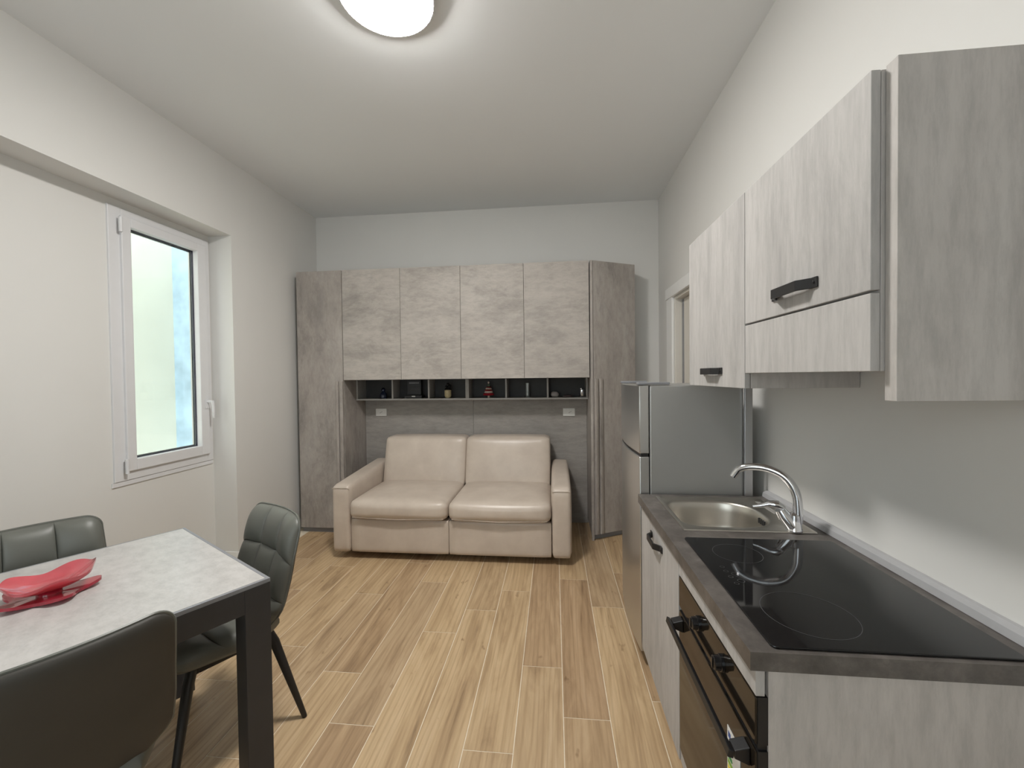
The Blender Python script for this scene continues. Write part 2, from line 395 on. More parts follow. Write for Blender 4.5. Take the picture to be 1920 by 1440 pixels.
for hz in (0.925, 2.405):
    MB().tube([(XREC+0.036, SY0-0.012, hz-0.045), (XREC+0.036, SY0-0.012, hz+0.045)], 0.010, 12).build('hinge', 'white_pvc', win, smooth=True)
hd = B(XREC+0.028, XREC+0.036, 2.866, 2.894, 1.235, 1.305).build('handle_plate', 'white_pvc', win, bevel=0.003)
mh = MB().tube([(XREC+0.034, 2.880, 1.288), (XREC+0.078, 2.880, 1.288)], 0.009, 12); mh.tube([(XREC+0.078, 2.880, 1.296), (XREC+0.080, 2.884, 1.23), (XREC+0.076, 2.888, 1.165)], [0.010, 0.0095, 0.008], 12)
mh.build('handle_grip', 'white_pvc', hd, smooth=True)
B(XREC, XREC+0.008, WY0-0.012, WY1, WZ0-0.03, WZ0-0.002).build('sill_trim', 'white_pvc', win, bevel=0.002)

# invented, unseen window behind the viewer, added for its daylight
w2 = sroot('added_window', ((NX0+NX1)/2, YN-0.1, NZ0))
nm = (NX0+NX1)/2
for xa, xb in ((NX0, nm), (nm, NX1)):
    mb = MB(); mb.box(xa, xa+0.06, YN-0.13, YN-0.07, NZ0, NZ1); mb.box(xb-0.06, xb, YN-0.13, YN-0.07, NZ0, NZ1); mb.box(xa+0.06, xb-0.06, YN-0.13, YN-0.07, NZ0, NZ0+0.07); mb.box(xa+0.06, xb-0.06, YN-0.13, YN-0.07, NZ1-0.07, NZ1)
    sa = mb.build('window_sash', 'white_pvc', w2, bevel=0.003)
    B(xa+0.06, xb-0.06, YN-0.102, YN-0.098, NZ0+0.07, NZ1-0.07).build('window_pane', 'window_glass', sa)

# light well outside the window
XW = -4.25; YW = 4.25
struct(B(XW-0.2, XW, -1.0, YW+0.2, -3, 4.4).build('wall_courtyard_far', 'outside_plaster'))
struct(B(XW, XO, YW, YW+0.2, -3, 4.4).build('wall_courtyard_side', 'outside_side_sky_tint'))
struct(B(XW, XO, -1.0, YW, -3.1, -3).build('floor_courtyard', 'outside_ground'))

# door on the right wall
door = sroot('door_1', (XR, (DY0+DY1)/2, 0))
mc = MB()
mc.box(XR-0.022, XR, DY0-0.07, DY0, 0, DZ+0.085); mc.box(XR-0.022, XR, DY1, DY1+0.165, 0, DZ+0.085); mc.box(XR-0.030, XR, DY0-0.075, DY1+0.172, DZ+0.002, DZ+0.092)
mc.build('door_casing', 'white_trim', door, bevel=0.004)
mj = MB(); mj.box(XR, XR+0.10, DY1-0.022, DY1, 0, DZ); mj.box(XR, XR+0.10, DY0, DY0+0.022, 0, DZ); mj.box(XR, XR+0.10, DY0+0.022, DY1-0.022, DZ-0.022, DZ)
mj.build('door_jamb', 'door_cream', door, bevel=0.003)
B(XR+0.055, XR+0.095, DY0+0.024, DY1-0.028, 0.008, DZ-0.026).build('door_leaf', 'door_cream', door, bevel=0.003)
B(XR+0.050, XR+0.056, DY1-0.075, DY1-0.040, 0.008, DZ-0.030).build('door_gap_shade', 'edge_grey', door)  # dark strip standing in for the shaded gap between jamb and leaf

# ------------------------------------------------------------------ ceiling lamp
LX, LY = -0.70, 1.74
lamp = thing('ceiling_lamp', (LX, LY, ZC), 'round white glowing ceiling lamp at the top edge of the picture', 'lamp')
MB().lathe([(0.204, 0), (0.204, -0.050), (0.199, -0.053), (0.196, -0.040)], (LX, LY, ZC), 48).build('lamp_base', 'white_pvc', lamp, smooth=True)
MB().lathe([(0.195, -0.036), (0.195, -0.052), (0.180, -0.066), (0.14, -0.076), (0.08, -0.081), (0.02, -0.082)], (LX, LY, ZC), 48).build('lamp_diffuser', 'lamp_diffuser', lamp, smooth=True)

# ------------------------------------------------------------------ wardrobe wall
YF = 3.66; WT = 2.452; WBZ = 1.435
xs = [-1.946, -1.391, -0.832, -0.261, 0.310]
XWL = -2.392
wl = thing('wardrobe', (-2.17, YF, 0), 'tall narrow stone-grey wardrobe column beside the window wall', 'wardrobe')
B(XWL, xs[0]-0.002, YF+0.02, YB-0.001, 0.045, WT).build('carcass', 'concrete_column', wl, bevel=0.001)
dl = B(XWL, xs[0]-0.004, YF, YF+0.019, 0.05, WT-0.001).build('wardrobe_door', 'concrete_column', wl, bevel=0.0015)
B(XWL+0.004, xs[0]-0.006, YF+0.03, YF+0.05, 0, 0.045).build('plinth', 'edge_grey', wl)
for xa, xb in ((-2.020, -1.992), (-1.982, -1.950)):
    MB().prism([(xa, YF), (xa+0.003, YF-0.016), (xb-0.006, YF-0.018), (xb, YF-0.012), (xb, YF)], 0.055, 1.425).build('handle_strip', 'concrete_column', dl, bevel=0.002)
br = thing('bridge_cabinet', (-0.82, YF, WBZ), 'long overhead stone-grey cabinet with four doors above the sofa', 'cabinet')
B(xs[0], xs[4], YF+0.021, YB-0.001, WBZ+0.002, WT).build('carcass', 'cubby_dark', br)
for i in range(4):
    B(xs[i]+0.0015, xs[i+1]-0.0015, YF, YF+0.019, WBZ, WT-0.001).build('cabinet_door', 'concrete_bridge', br, bevel=0.001)
# angled corner column on the right
wr = thing('corner_wardrobe', (0.5, YF, 0), 'tall angled stone-grey corner wardrobe between the sofa and the fridge', 'wardrobe')
A0 = Vector((0.336, YF-0.006)); A1 = Vector((0.737, 3.862)); ad = (A1-A0).normalized(); an = Vector((ad.y, -ad.x))
def along(t, d): p = A0 + ad*t + an*d; return (p.x, p.y)
LA = (A1-A0).length
MB().prism([(0.317, YF+0.012), along(0.008, -0.020), along(LA, -0.020), (0.737, YB-0.001), (0.317, YB-0.001)], 0.045, WT).build('carcass', 'concrete_column', wr, bevel=0.001)
dr = MB().prism([along(0.010, -0.0185), along(0.010, 0), along(LA, 0), along(LA, -0.0185)], 0.05, WT-0.001).build('wardrobe_door', 'concrete_column', wr, bevel=0.0015)
MB().prism([(0.3175, YF-0.004), along(0.004, 0.0), along(0.004, -0.019), (0.3175, YF+0.012)], 0.0, WT).build('front_stile', 'concrete_column', wr, bevel=0.001)
MB().prism([along(0.012, -0.032), along(LA-0.006, -0.032), along(LA-0.006, -0.05), along(0.012, -0.05)], 0, 0.045).build('plinth', 'edge_grey', wr)
for ta, tb in ((0.016, 0.046), (0.062, 0.094)):
    MB().prism([along(ta, 0), along(ta, 0.012), along(ta+0.006, 0.018), along(tb-0.003, 0.016), along(tb, 0)], 0.055, 1.425).build('handle_strip', 'concrete_column', dr, bevel=0.002)
# back panels of the niche
for xa, xb, lb in ((xs[0]+0.001, -0.814, 'stone-grey back panel with the socket farther from the fridge, behind the sofa'), (-0.812, 0.3155, 'stone-grey back panel with the socket nearer the fridge, behind the sofa')):
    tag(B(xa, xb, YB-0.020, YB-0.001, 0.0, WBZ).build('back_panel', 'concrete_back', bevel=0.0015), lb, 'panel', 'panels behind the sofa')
# open cubby shelf
YS = 3.90; SB, ST = 1.232, 1.430
cub = thing('cubby_shelf', (-0.8, YS, SB), 'low grey open shelf split into six cubbies under the overhead cabinet', 'shelf')
B(-1.944, 0.3135, YS, YB-0.022, SB, SB+0.016).build('shelf_board', 'cubby_board', cub, bevel=0.001)
for x, wd in ((-1.936, 0.016), (-1.574, 0.016), (-1.210, 0.016), (-0.840, 0.016), (-0.823, 0.016), (-0.455, 0.016), (-0.061, 0.016), (0.305, 0.016)):
    B(x-wd/2, x+wd/2, YS, YB-0.034, SB+0.0165, ST).build('divider', 'cubby_board', cub, bevel=0.001)
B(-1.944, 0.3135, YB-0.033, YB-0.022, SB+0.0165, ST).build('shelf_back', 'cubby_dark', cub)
# sockets
def outlet(x, z, label, right):
    o = thing('wall_socket', (x, YB-0.020, z), label, 'socket', 'sockets behind the sofa')
    y = YB-0.0205
    B(x-0.058, x+0.058, y-0.008, y, z-0.038, z+0.038).build('cover_plate', 'white_plastic', o, bevel=0.004)
    B(x-0.035, x+0.035, y-0.010, y-0.008, z-0.023, z+0.023).build('socket_insert', 'white_plastic', o, bevel=0.002)
    for dx in (-0.0095, 0.0, 0.0095):
        MB().tube([(x+right+dx, y-0.0105, z+dx*0.6), (x+right+dx, y-0.009, z+dx*0.6)], 0.0032, 8).build('pin_hole', 'dark_slot', o)
outlet(-1.775, 1.098, 'white socket plate on the back panel near the window side of the niche', 0.0)
outlet(0.142, 1.094, 'white socket plate on the back panel near the fridge side of the niche', 0.010)

# ------------------------------------------------------------------ ornaments in the cubbies (left to right)
zs = SB+0.0162; yo = YS+0.06
f1 = thing('figurine', (-1.69, yo, zs), 'small dark blue figurine in the first cubby by the window side', 'figurine')
MB().lathe([(0.034, 0), (0.037, 0.02), (0.032, 0.045), (0.020, 0.062), (0.012, 0.068)], (-1.69, yo, zs), 20).build('body', 'ceramic_dark_blue', f1, smooth=True)
MB().lathe([(0.008, 0.064), (0.020, 0.074), (0.022, 0.088), (0.014, 0.102), (0.004, 0.107)], (-1.69, yo, zs), 16).build('head', 'ceramic_dark_blue', f1, smooth=True)
bd = thing('letter_board', (-1.385, yo, zs), 'black letter board with pale rows of letters in the second cubby', 'sign')
B(-1.455, -1.315, yo+0.030, yo+0.042, zs+0.030, zs+0.178).build('board', 'black_metal', bd, bevel=0.002)
B(-1.465, -1.290, yo-0.030, yo+0.050, zs, zs+0.030).build('stand', 'black_metal', bd, bevel=0.003)
for r, (zz, mt) in enumerate(((0.150, 'edge_grey'), (0.110, 'anthracite'), (0.068, 'anthracite'))):
    mb = MB(); n = 9
    for q in range(n): mb.box(-1.436+q*0.0115, -1.436+q*0.0115+0.008, yo+0.0275, yo+0.0299, zs+zz-0.008, zs+zz+0.008)
    mb.build('letter_row', mt, bd)
MB().rbox((-1.372, yo-0.032, zs+0.020), (0.036, 0.006, 0.010), 0.002, 3).build('tag', 'paper_white', bd)
jr = thing('jar', (-1.035, yo, zs), 'cream gold jar with a black knobbed lid in the third cubby', 'jar')
MB().lathe([(0.020, 0), (0.026, 0.006), (0.033, 0.02), (0.033, 0.072), (0.030, 0.078)], (-1.035, yo, zs), 24).build('jar_body', 'gold_cream', jr, smooth=True)
ld = MB().lathe([(0.031, 0.0785), (0.033, 0.086), (0.024, 0.094), (0.016, 0.100)], (-1.035, yo, zs), 24).build('lid', 'black_gloss', jr, smooth=True)
for dx, dz, rr in ((-0.014, 0.110, 0.016), (0.015, 0.112, 0.017), (0.0, 0.132, 0.017), (0.024, 0.122, 0.010)):
    MB().lathe([(0.003, -rr), (rr*0.7, -rr*0.7), (rr, 0), (rr*0.7, rr*0.7), (0.003, rr)], (-1.035+dx, yo, zs+dz), 14).build('knob', 'black_gloss', ld, smooth=True)
tr = thing('tree_ornament', (-0.632, yo, zs), 'red and white striped Christmas tree ornament in the fourth cubby', 'ornament')
cx = -0.632
MB().lathe([(0.009, 0), (0.012, 0.004), (0.009, 0.016), (0.008, 0.024)], (cx, yo, zs), 16).build('trunk', 'tree_white', tr, smooth=True)
for z0, z1, r0, r1, mt in ((0.022, 0.045, 0.056, 0.048, 'tree_red'), (0.0455, 0.065, 0.044, 0.036, 'tree_white'), (0.0655, 0.080, 0.040, 0.030, 'tree_red'), (0.0805, 0.096, 0.034, 0.024, 'tree_white'), (0.0965, 0.108, 0.029, 0.020, 'tree_red'), (0.1085, 0.135, 0.020, 0.008, 'tree_green')):
    MB().lathe([(r0*0.8, z0), (r0, z0+0.004), (r1, z1-0.001), (r1*0.6, z1)], (cx, yo, zs), 24).build('tier', mt, tr, smooth=True)
MB().lathe([(0.004, 0.135), (0.009, 0.142), (0.009, 0.150), (0.003, 0.158)], (cx, yo, zs), 12).build('tip', 'tree_white', tr, smooth=True)
vs_ = thing('glass_tube', (-0.255, yo, zs), 'slim clear glass cylinder on a round foot in the fifth cubby', 'vase')
MB().lathe([(0.034, 0), (0.034, 0.005), (0.020, 0.010), (0.018, 0.014)], (-0.255, yo, zs), 24).build('foot', 'clear_glass', vs_, smooth=True)
MB().lathe([(0.018, 0.0145), (0.0185, 0.138), (0.0150, 0.138), (0.0148, 0.020)], (-0.255, yo, zs), 24).build('cylinder', 'clear_glass', vs_, smooth=True)
eg = MB().rbox((0.005, yo+0.01, zs+0.028), (0.075, 0.06, 0.054), 0.027, 7, fn=lambda p, u: (p.x, p.y, p.z*(1.0-0.10*u[0]))).build('round_stone', 'stone_pale', smooth=70)
tag(eg, 'pale rounded stone at one end of the sixth cubby', 'stone')
fl = MB().rbox((0.125, yo+0.005, zs+0.010), (0.085, 0.05, 0.019), 0.006, 5).build('dark_case', 'brown_dark', smooth=60)
tag(fl, 'flat dark brown case lying between the stone and the metal lighter', 'case')
lg = thing('lighter', (0.262, yo, zs), 'small shiny metal lighter at the fridge end of the sixth cubby', 'lighter')
MB().lathe([(0.020, 0), (0.021, 0.003), (0.021, 0.070), (0.018, 0.073)], (0.262, yo, zs), 24).build('lighter_body', 'chrome', lg, smooth=True)
B(0.246, 0.262, yo-0.008, yo+0.008, zs+0.0735, zs+0.086).build('lighter_top', 'chrome', lg, bevel=0.002)

# ------------------------------------------------------------------ sofa
sofa = thing('sofa', (-0.83, 3.55, 0), 'beige leather two-seat sofa in the niche under the overhead cabinet', 'sofa')
sm = 'sofa_leather'
SX0, SX1 = -1.785, 0.122; AW = 0.152; SYF, SYB = 3.13, 4.02
def arm(x0, x1, out):
    def fn(p, u):
        tz = (p.z+0.27)/0.54; ty = (p.y+0.445)/0.89
        return (p.x, p.y, p.z + max(0, tz)*(ty*0.060))
    return MB().rbox(((x0+x1)/2, (SYF+SYB)/2, 0.055+0.27), (x1-x0, SYB-SYF, 0.54), 0.032, 14, (0.008, 0.004, 0.004), fn).build('armrest', sm, sofa, smooth=60)
for x0, x1 in ((SX0, SX0+AW), (SX1-AW, SX1)):
    a = arm(x0, x1, 1)
    xm = (x0+x1)/2; hw = (x1-x0)/2-0.004
    MB().tube([(xm-hw, SYF+0.006, 0.565), (xm-hw*0.9, SYF+0.0005, 0.574), (xm, SYF-0.003, 0.577), (xm+hw*0.9, SYF+0.0005, 0.574), (xm+hw, SYF+0.006, 0.565)], 0.0025, 6).build('seam', sm, a, smooth=True)
ix0, ix1 = SX0+AW+0.002, SX1-AW-0.002; xm = (ix0+ix1)/2
for x0, x1 in ((ix0, xm-0.001), (xm+0.001, ix1)):
    MB().rbox(((x0+x1)/2, SYF+0.06, 0.060+0.135), (x1-x0, 0.10, 0.27), 0.014, 10, (0, 0.006, 0)).build('front_panel', sm, sofa, smooth=60)
B(ix0+0.01, ix1-0.01, SYF+0.12, SYB-0.15, 0.07, 0.31).build('base_frame', 'brown_dark', sofa)
for x0, x1 in ((ix0, xm-0.002), (xm+0.002, ix1)):
    c = MB().rbox(((x0+x1)/2, 3.445, 0.335+0.075), (x1-x0, 0.70, 0.155), 0.055, 16, (0.0, 0.018, 0.030)).build('seat_cushion', sm, sofa, smooth=70)
    MB().tube([(x0+0.03, SYF-0.026+0.003, 0.352), (xm if False else (x0+x1)/2, SYF-0.040, 0.346), (x1-0.03, SYF-0.026+0.003, 0.352)], 0.003, 6).build('piping', sm, c, smooth=True)
def backc(x0, x1):
    H = 0.455; D = 0.20
    def fn(p, u):
        tz = (p.z+H/2)/H
        x = p.x; y = p.y + 0.115*tz
        return (x, y, p.z)
    return MB().rbox(((x0+x1)/2, 3.815, 0.432+H/2), (x1-x0, D, H), 0.040, 16, (0.004, 0.024, 0.008), fn).build('back_cushion', sm, sofa, smooth=70)
backc(ix0+0.012, xm-0.001); backc(xm+0.001, ix1-0.012)
MB().rbox((xm, 3.985, 0.07+0.30), (ix1-ix0-0.01, 0.07, 0.60), 0.03, 8).build('back_frame', sm, sofa, smooth=60)
for x in (SX0+0.08, SX1-0.08):
    for y in (SYF+0.20, SYB-0.09):
        MB().lathe([(0.025, 0), (0.028, 0.05), (0.028, 0.07)], (x, y, 0), 14).build('foot', 'black_metal', sofa, smooth=True)

# ------------------------------------------------------------------ kitchen
KX, KY0, KY1, KYM = 0.405, 0.905, 2.075, 1.465      # worktop front, near end, far end, joint of the two units
KZ = 0.865
def strap(y0, y1, z, x, hgt=0.024):
    """flat black strap handle on a door that faces -X, bridging from y0 to y1"""
    L = y1-y0; p = [(0, 0), (0, .005), (.020, .007), (.046, .030), (L-.046, .030), (L-.020, .007), (L, .005), (L, 0), (L-.023, 0), (L-.050, .023), (.050, .023), (.023, 0)]
    mb = MB().prism([(x-q, y0+t) for t, q in p], z-hgt/2, z+hgt/2)
    for yy in (y0+0.010, y1-0.010): mb.tube([(x-0.004, yy, z), (x-0.0085, yy, z)], 0.004, 8)
    return mb
# worktop with the sink cut-out
SKX0, SKX1, SKY0, SKY1 = 0.478, 0.948, 1.597, 2.030
hx0, hx1, hy0, hy1 = SKX0+0.02, SKX1-0.02, SKY0+0.015, SKY1-0.015
mb = B(KX, XR-0.001, KY0, hy0, KZ-0.04, KZ); mb.box(KX, XR-0.001, hy1, KY1, KZ-0.04, KZ); mb.box(KX, hx0, hy0, hy1, KZ-0.04, KZ); mb.box(hx1, XR-0.001, hy0, hy1, KZ-0.04, KZ)
tag(mb.build('worktop', 'worktop_stone'), 'dark stone-look kitchen worktop carrying the sink and the black hob', 'worktop')
tag(MB().prism([(XR-0.030, KZ+0.001), (XR-0.026, KZ+0.020), (XR-0.012, KZ+0.028), (XR-0.001, KZ+0.028), (XR-0.001, KZ+0.001)], KY0, KY1-0.005, 'y').build('upstand_strip', 'seal_grey'), 'thin grey sealing strip along the wall behind the worktop', 'strip')
# sink unit
DX = KX+0.016     # outer face of the base doors
sb = thing('base_cabinet', (0.7, 1.77, 0), 'pale grey sink cabinet with one black strap handle, beside the fridge', 'cabinet')
mb = B(DX+0.020, XR-0.05, KYM+0.001, KYM+0.018, 0.105, KZ-0.042); mb.box(DX+0.020, XR-0.05, KY1-0.019, KY1-0.002, 0.105, KZ-0.042); mb.box(DX+0.020, XR-0.05, KYM+0.018, KY1-0.019, 0.105, 0.122); mb.box(XR-0.06, XR-0.05, KYM+0.018, KY1-0.019, 0.122, 0.60)
mb.build('carcass', 'kitchen_side', sb)
d = B(DX, DX+0.019, KYM+0.002, KY1-0.003, 0.108, 0.805).build('cabinet_door', 'kitchen_front', sb, bevel=0.0015)
strap(1.675, 1.870, 0.752, DX).build('handle', 'black_metal', d, bevel=0.001)
B(DX+0.045, DX+0.060, KYM, KY1-0.003, 0.0, 0.104).build('plinth', 'plinth_alu', sb)
# oven housing
hb = thing('oven_housing', (0.7, 1.19, 0), 'pale grey base unit around the oven with a broad end panel', 'cabinet')
ex = DX+0.026
B(ex, XR-0.003, KY0+0.012, KY0+0.030, 0.0, KZ-0.042).build('end_panel', 'kitchen_side', hb, bevel=0.001)
B(ex+0.55, XR-0.01, KY0+0.032, KYM-0.002, 0.10, 0.60).build('carcass_back', 'kitchen_side', hb)
B(DX, DX+0.019, KY0+0.012, KYM-0.002, 0.762, KZ-0.046).build('front_rail', 'kitchen_front', hb, bevel=0.0015)
B(DX+0.045, DX+0.060, KY0+0.032, KYM-0.002, 0.0, 0.104).build('plinth', 'plinth_alu', hb)
B(DX+0.004, DX+0.019, KY0+0.032, KYM-0.002, 0.108, 0.150).build('lower_rail', 'kitchen_front', hb, bevel=0.001)
ov = thing('oven', (0.7, 1.19, 0.152), 'black built-in oven with two knobs and a long bar handle', 'oven')
oy0, oy1 = KY0+0.014, KYM-0.004
B(ex+0.012, ex+0.50, oy0+0.030, oy1-0.02, 0.160, 0.750).build('oven_body', 'black_metal', ov)
B(DX+0.0052, ex, oy0, oy1, 0.655, 0.758).build('panel_back', 'black_metal', ov)
B(DX+0.0052, ex, oy0, oy1, 0.156, 0.640).build('door_back', 'black_metal', ov)
cp = B(DX, DX+0.005, oy0, oy1, 0.655, 0.758).build('control_panel', 'oven_glass', ov, bevel=0.002)
od = B(DX, DX+0.005, oy0, oy1, 0.156, 0.640).build('oven_door', 'oven_glass', ov, bevel=0.002)
B(DX+0.006, ex+0.0, oy0+0.004, oy1-0.004, 0.641, 0.654).build('vent_gap', 'black_metal', ov)
for yk in (1.262, 1.092):
    k = MB().tube([(DX-0.0005, yk, 0.712), (DX-0.008, yk, 0.712), (DX-0.009, yk, 0.712), (DX-0.022, yk, 0.712), (DX-0.024, yk, 0.712)], [0.021, 0.021, 0.0185, 0.017, 0.014], 24).build('knob', 'black_gloss', cp, smooth=True)
    B(DX-0.0275, DX-0.0245, yk-0.004, yk+0.004, 0.698, 0.726).build('knob_grip', 'black_gloss', k, bevel=0.001)
hn = MB()
HX, HZ = DX-0.042, 0.612
hn.prism([(HX-0.007, HZ-0.007), (HX+0.006, HZ-0.010), (HX+0.008, HZ+0.006), (HX-0.003, HZ+0.011)], oy0+0.020, oy1-0.012, 'y')
h1 = hn.build('oven_handle', 'black_metal', od, bevel=0.002)
for yy in (oy0+0.022, oy1-0.046):
    MB().prism([(HX+0.009, HZ-0.012), (HX+0.009, HZ+0.007), (DX-0.0005, HZ+0.016), (DX-0.0005, HZ-0.026)], yy, yy+0.032, 'y').build('handle_bracket', 'black_metal', od, bevel=0.002)
# energy sticker on the oven door
ly0, ly1, lz0, lz1 = 0.990, 1.060, 0.385, 0.580
lb = thing('energy_label', (DX, 1.01, lz0), 'white energy sticker with coloured bars on the oven door', 'label')
B(DX-0.0014, DX-0.0004, ly0, ly1, lz0, lz1).build('sheet', 'paper_white', lb)
B(DX-0.0020, DX-0.0015, ly1-0.020, ly1-0.006, lz1-0.024, lz1-0.010).build('emblem', 'bar_blue', lb)
for i, mt in enumerate(('bar_green', 'bar_green', 'bar_lime', 'bar_yellow', 'bar_orange', 'bar_orange', 'bar_red')):
    zz = lz1-0.062-i*0.014; ll = 0.018+i*0.004
    MB().prism([(ly1-0.004, zz), (ly1-0.004, zz+0.010), (ly1-0.004-ll, zz+0.010), (ly1-0.009-ll, zz+0.005), (ly1-0.004-ll, zz)], DX-0.0020, DX-0.0015, 'x').build('colour_bar', mt, lb)

# hob
hob = thing('hob', (0.68, 1.21, KZ), 'black glass ceramic hob set in the worktop', 'hob')
HBX0, HBX1, HBY0, HBY1 = 0.455, 0.945, 0.918, 1.520
poly = []
for cxx, cyy, a0 in ((HBX1-.012, HBY1-.012, 0), (HBX0+.012, HBY1-.012, 90), (HBX0+.012, HBY0+.012, 180), (HBX1-.012, HBY0+.012, 270)):
    for q in range(5):
        a = math.radians(a0+q*22.5); poly.append((cxx+.012*math.cos(a), cyy+.012*math.sin(a)))
MB().prism(poly, KZ+0.0005, KZ+0.0055).build('hob_glass', 'hob_glass', hob, bevel=0.0015)
def circ(x, y, r, wd, n=64):
    mb = MB(); vs = []; fs = []
    for k in range(n):
        a = 2*PI*k/n
        for rr, z in ((r-wd/2, 0), (r+wd/2, 0), (r+wd/2, 0.0003), (r-wd/2, 0.0003)): vs.append((x+rr*math.cos(a), y+rr*math.sin(a), KZ+0.0056+z))
    for k in range(n):
        a, b2 = 4*k, 4*((k+1) % n)
        for q in range(4): fs.append((a+q, a+(q+1) % 4, b2+(q+1) % 4, b2+q))
    return mb.add(vs, fs)
circ(0.603, 1.052, 0.100, 0.0015).build('cooking_zone', 'hob_mark', hob)
circ(0.583, 1.392, 0.072, 0.0015).build('cooking_zone', 'hob_mark', hob)
for i, (x, y, r) in enumerate(((0.497, 1.290, 0.006), (0.497, 1.262, 0.006), (0.515, 1.245, 0.009), (0.497, 1.228, 0.006), (0.515, 1.205, 0.009), (0.497, 1.190, 0.006))):
    circ(x, y, r, 0.0016, 20).build('touch_mark', 'control_mark', hob)

# sink
sk = thing('sink', (0.71, 1.81, KZ), 'stainless steel inset sink with a rounded bowl beside the fridge', 'sink')
N = 96; rings = []
cx0, cy0 = 0.660, 1.800
def bowl_pt(a, k):
    # straight towards the room and the hob, rounder on the far wall side
    c, s_ = math.cos(a), math.sin(a); ex_ = 0.165 if c < 0 else 0.190; ey = 0.170 if s_ > 0 else 0.160; n_ = 4.2 if c < 0 else 2.7
    d = (abs(c/ex_)**n_ + abs(s_/ey)**n_)**(-1/n_)
    return (cx0+c*d*k, cy0+s_*d*k)
def rect_pt(a, x0, x1, y0, y1):
    c, s_ = math.cos(a), math.sin(a); ts = []
    if c > 1e-9: ts.append((x1-cx0)/c)
    if c < -1e-9: ts.append((x0-cx0)/c)
    if s_ > 1e-9: ts.append((y1-cy0)/s_)
    if s_ < -1e-9: ts.append((y0-cy0)/s_)
    t_ = min(ts); return (cx0+c*t_, cy0+s_*t_)
corner = [math.atan2(y-cy0, x-cx0) % (2*PI) for x in (SKX0, SKX1) for y in (SKY0, SKY1)]
angs = sorted(set([2*PI*k/N for k in range(N)] + corner)); N = len(angs)
def R_(f, z): rings.append([(*f(a), z) for a in angs])
R_(lambda a: rect_pt(a, SKX0, SKX1, SKY0, SKY1), KZ+0.0008)
R_(lambda a: rect_pt(a, SKX0+.001, SKX1-.001, SKY0+.001, SKY1-.001), KZ+0.0045)
R_(lambda a: rect_pt(a, SKX0+.010, SKX1-.010, SKY0+.010, SKY1-.010), KZ+0.0062)
R_(lambda a: rect_pt(a, SKX0+.016, SKX1-.016, SKY0+.014, SKY1-.014), KZ+0.0035)
R_(lambda a: bowl_pt(a, 1.045), KZ+0.0030)
R_(lambda a: bowl_pt(a, 1.015), KZ+0.0015)
R_(lambda a: bowl_pt(a, 0.995), KZ-0.006)
R_(lambda a: bowl_pt(a, 0.970), KZ-0.040)
R_(lambda a: bowl_pt(a, 0.945), KZ-0.095)
R_(lambda a: bowl_pt(a, 0.90), KZ-0.125)
R_(lambda a: bowl_pt(a, 0.80), KZ-0.140)
R_(lambda a: bowl_pt(a, 0.25), KZ-0.146)
R_(lambda a: bowl_pt(a, 0.20), KZ-0.150)
vs = [p for r in rings for p in r]; fs = []
for i in range(len(rings)-1):
    for k in range(N): fs.append((i*N+k, i*N+(k+1) % N, (i+1)*N+(k+1) % N, (i+1)*N+k))
fs.append(tuple(range((len(rings)-1)*N, len(rings)*N)))
MB().add(vs, fs).build('sink_bowl', 'steel_brushed', sk, smooth=50)
MB().lathe([(0.040, 0), (0.040, 0.003), (0.030, 0.004), (0.028, 0.0015), (0.004, 0.0015)], (cx0, cy0, KZ-0.1495), 28).build('drain', 'chrome', sk, smooth=True)
for q in range(4):
    a = math.radians(-12 + q*4.6); p = bowl_pt(a, 0.972)
    B(p[0]-0.004, p[0]+0.003, p[1]-0.0035, p[1]+0.0035, KZ-0.036, KZ-0.016).build('overflow_slot', 'dark_slot', sk)
for y0, y1 in ((1.80, 1.965),):
    MB().rbox((0.912, (y0+y1)/2, KZ+0.0040), (0.022, y1-y0, 0.004), 0.002, 3).build('tap_ledge_pad', 'grey_plain', sk)
# tap
TX, TY, TZ = 0.876, 1.612, KZ+0.0045
tp = thing('kitchen_tap', (TX, TY, TZ), 'chrome mixer tap with a high curved spout over the sink', 'tap')
MB().lathe([(0.027, 0), (0.027, 0.008), (0.024, 0.012), (0.022, 0.045), (0.021, 0.060), (0.012, 0.068)], (TX, TY, TZ), 28).build('tap_body', 'chrome', tp, smooth=True)
MB().tube([(TX-0.004, TY+0.002, TZ+0.015), (TX-0.028, TY+0.010, TZ+0.050), (TX-0.042, TY+0.014, TZ+0.074)], [0.025, 0.024, 0.019], 20).build('cartridge', 'chrome', tp, smooth=True)
MB().tube([(TX-0.030, TY+0.010, TZ+0.078), (TX-0.050, TY+0.017, TZ+0.090), (TX-0.075, TY+0.027, TZ+0.090), (TX-0.105, TY+0.038, TZ+0.078), (TX-0.125, TY+0.045, TZ+0.074)], [0.010, 0.016, 0.012, 0.007, 0.005], 14).build('lever', 'chrome', tp, smooth=True)
def catmull(P, n=8):
    P = [Vector(p) for p in P]; out = []; Q = [P[0]*2-P[1]] + P + [P[-1]*2-P[-2]]
    for i in range(1, len(Q)-2):
        for k in range(n):
            t_ = k/n; a, b2, c, d2 = Q[i-1], Q[i], Q[i+1], Q[i+2]
            out.append(0.5*((2*b2) + (c-a)*t_ + (2*a-5*b2+4*c-d2)*t_*t_ + (3*b2-a-3*c+d2)*t_**3))
    return out + [P[-1]]
sd = Vector((-0.87, 0.50, 0)).normalized()
def sp(t_, z): return (TX+0.010+sd.x*t_, TY-0.004+sd.y*t_, TZ+z)
path = catmull([sp(0, 0.030), sp(0.000, 0.090), sp(0.008, 0.145), sp(0.040, 0.194), sp(0.095, 0.219), sp(0.150, 0.220), sp(0.188, 0.207), sp(0.206, 0.184)], 7)
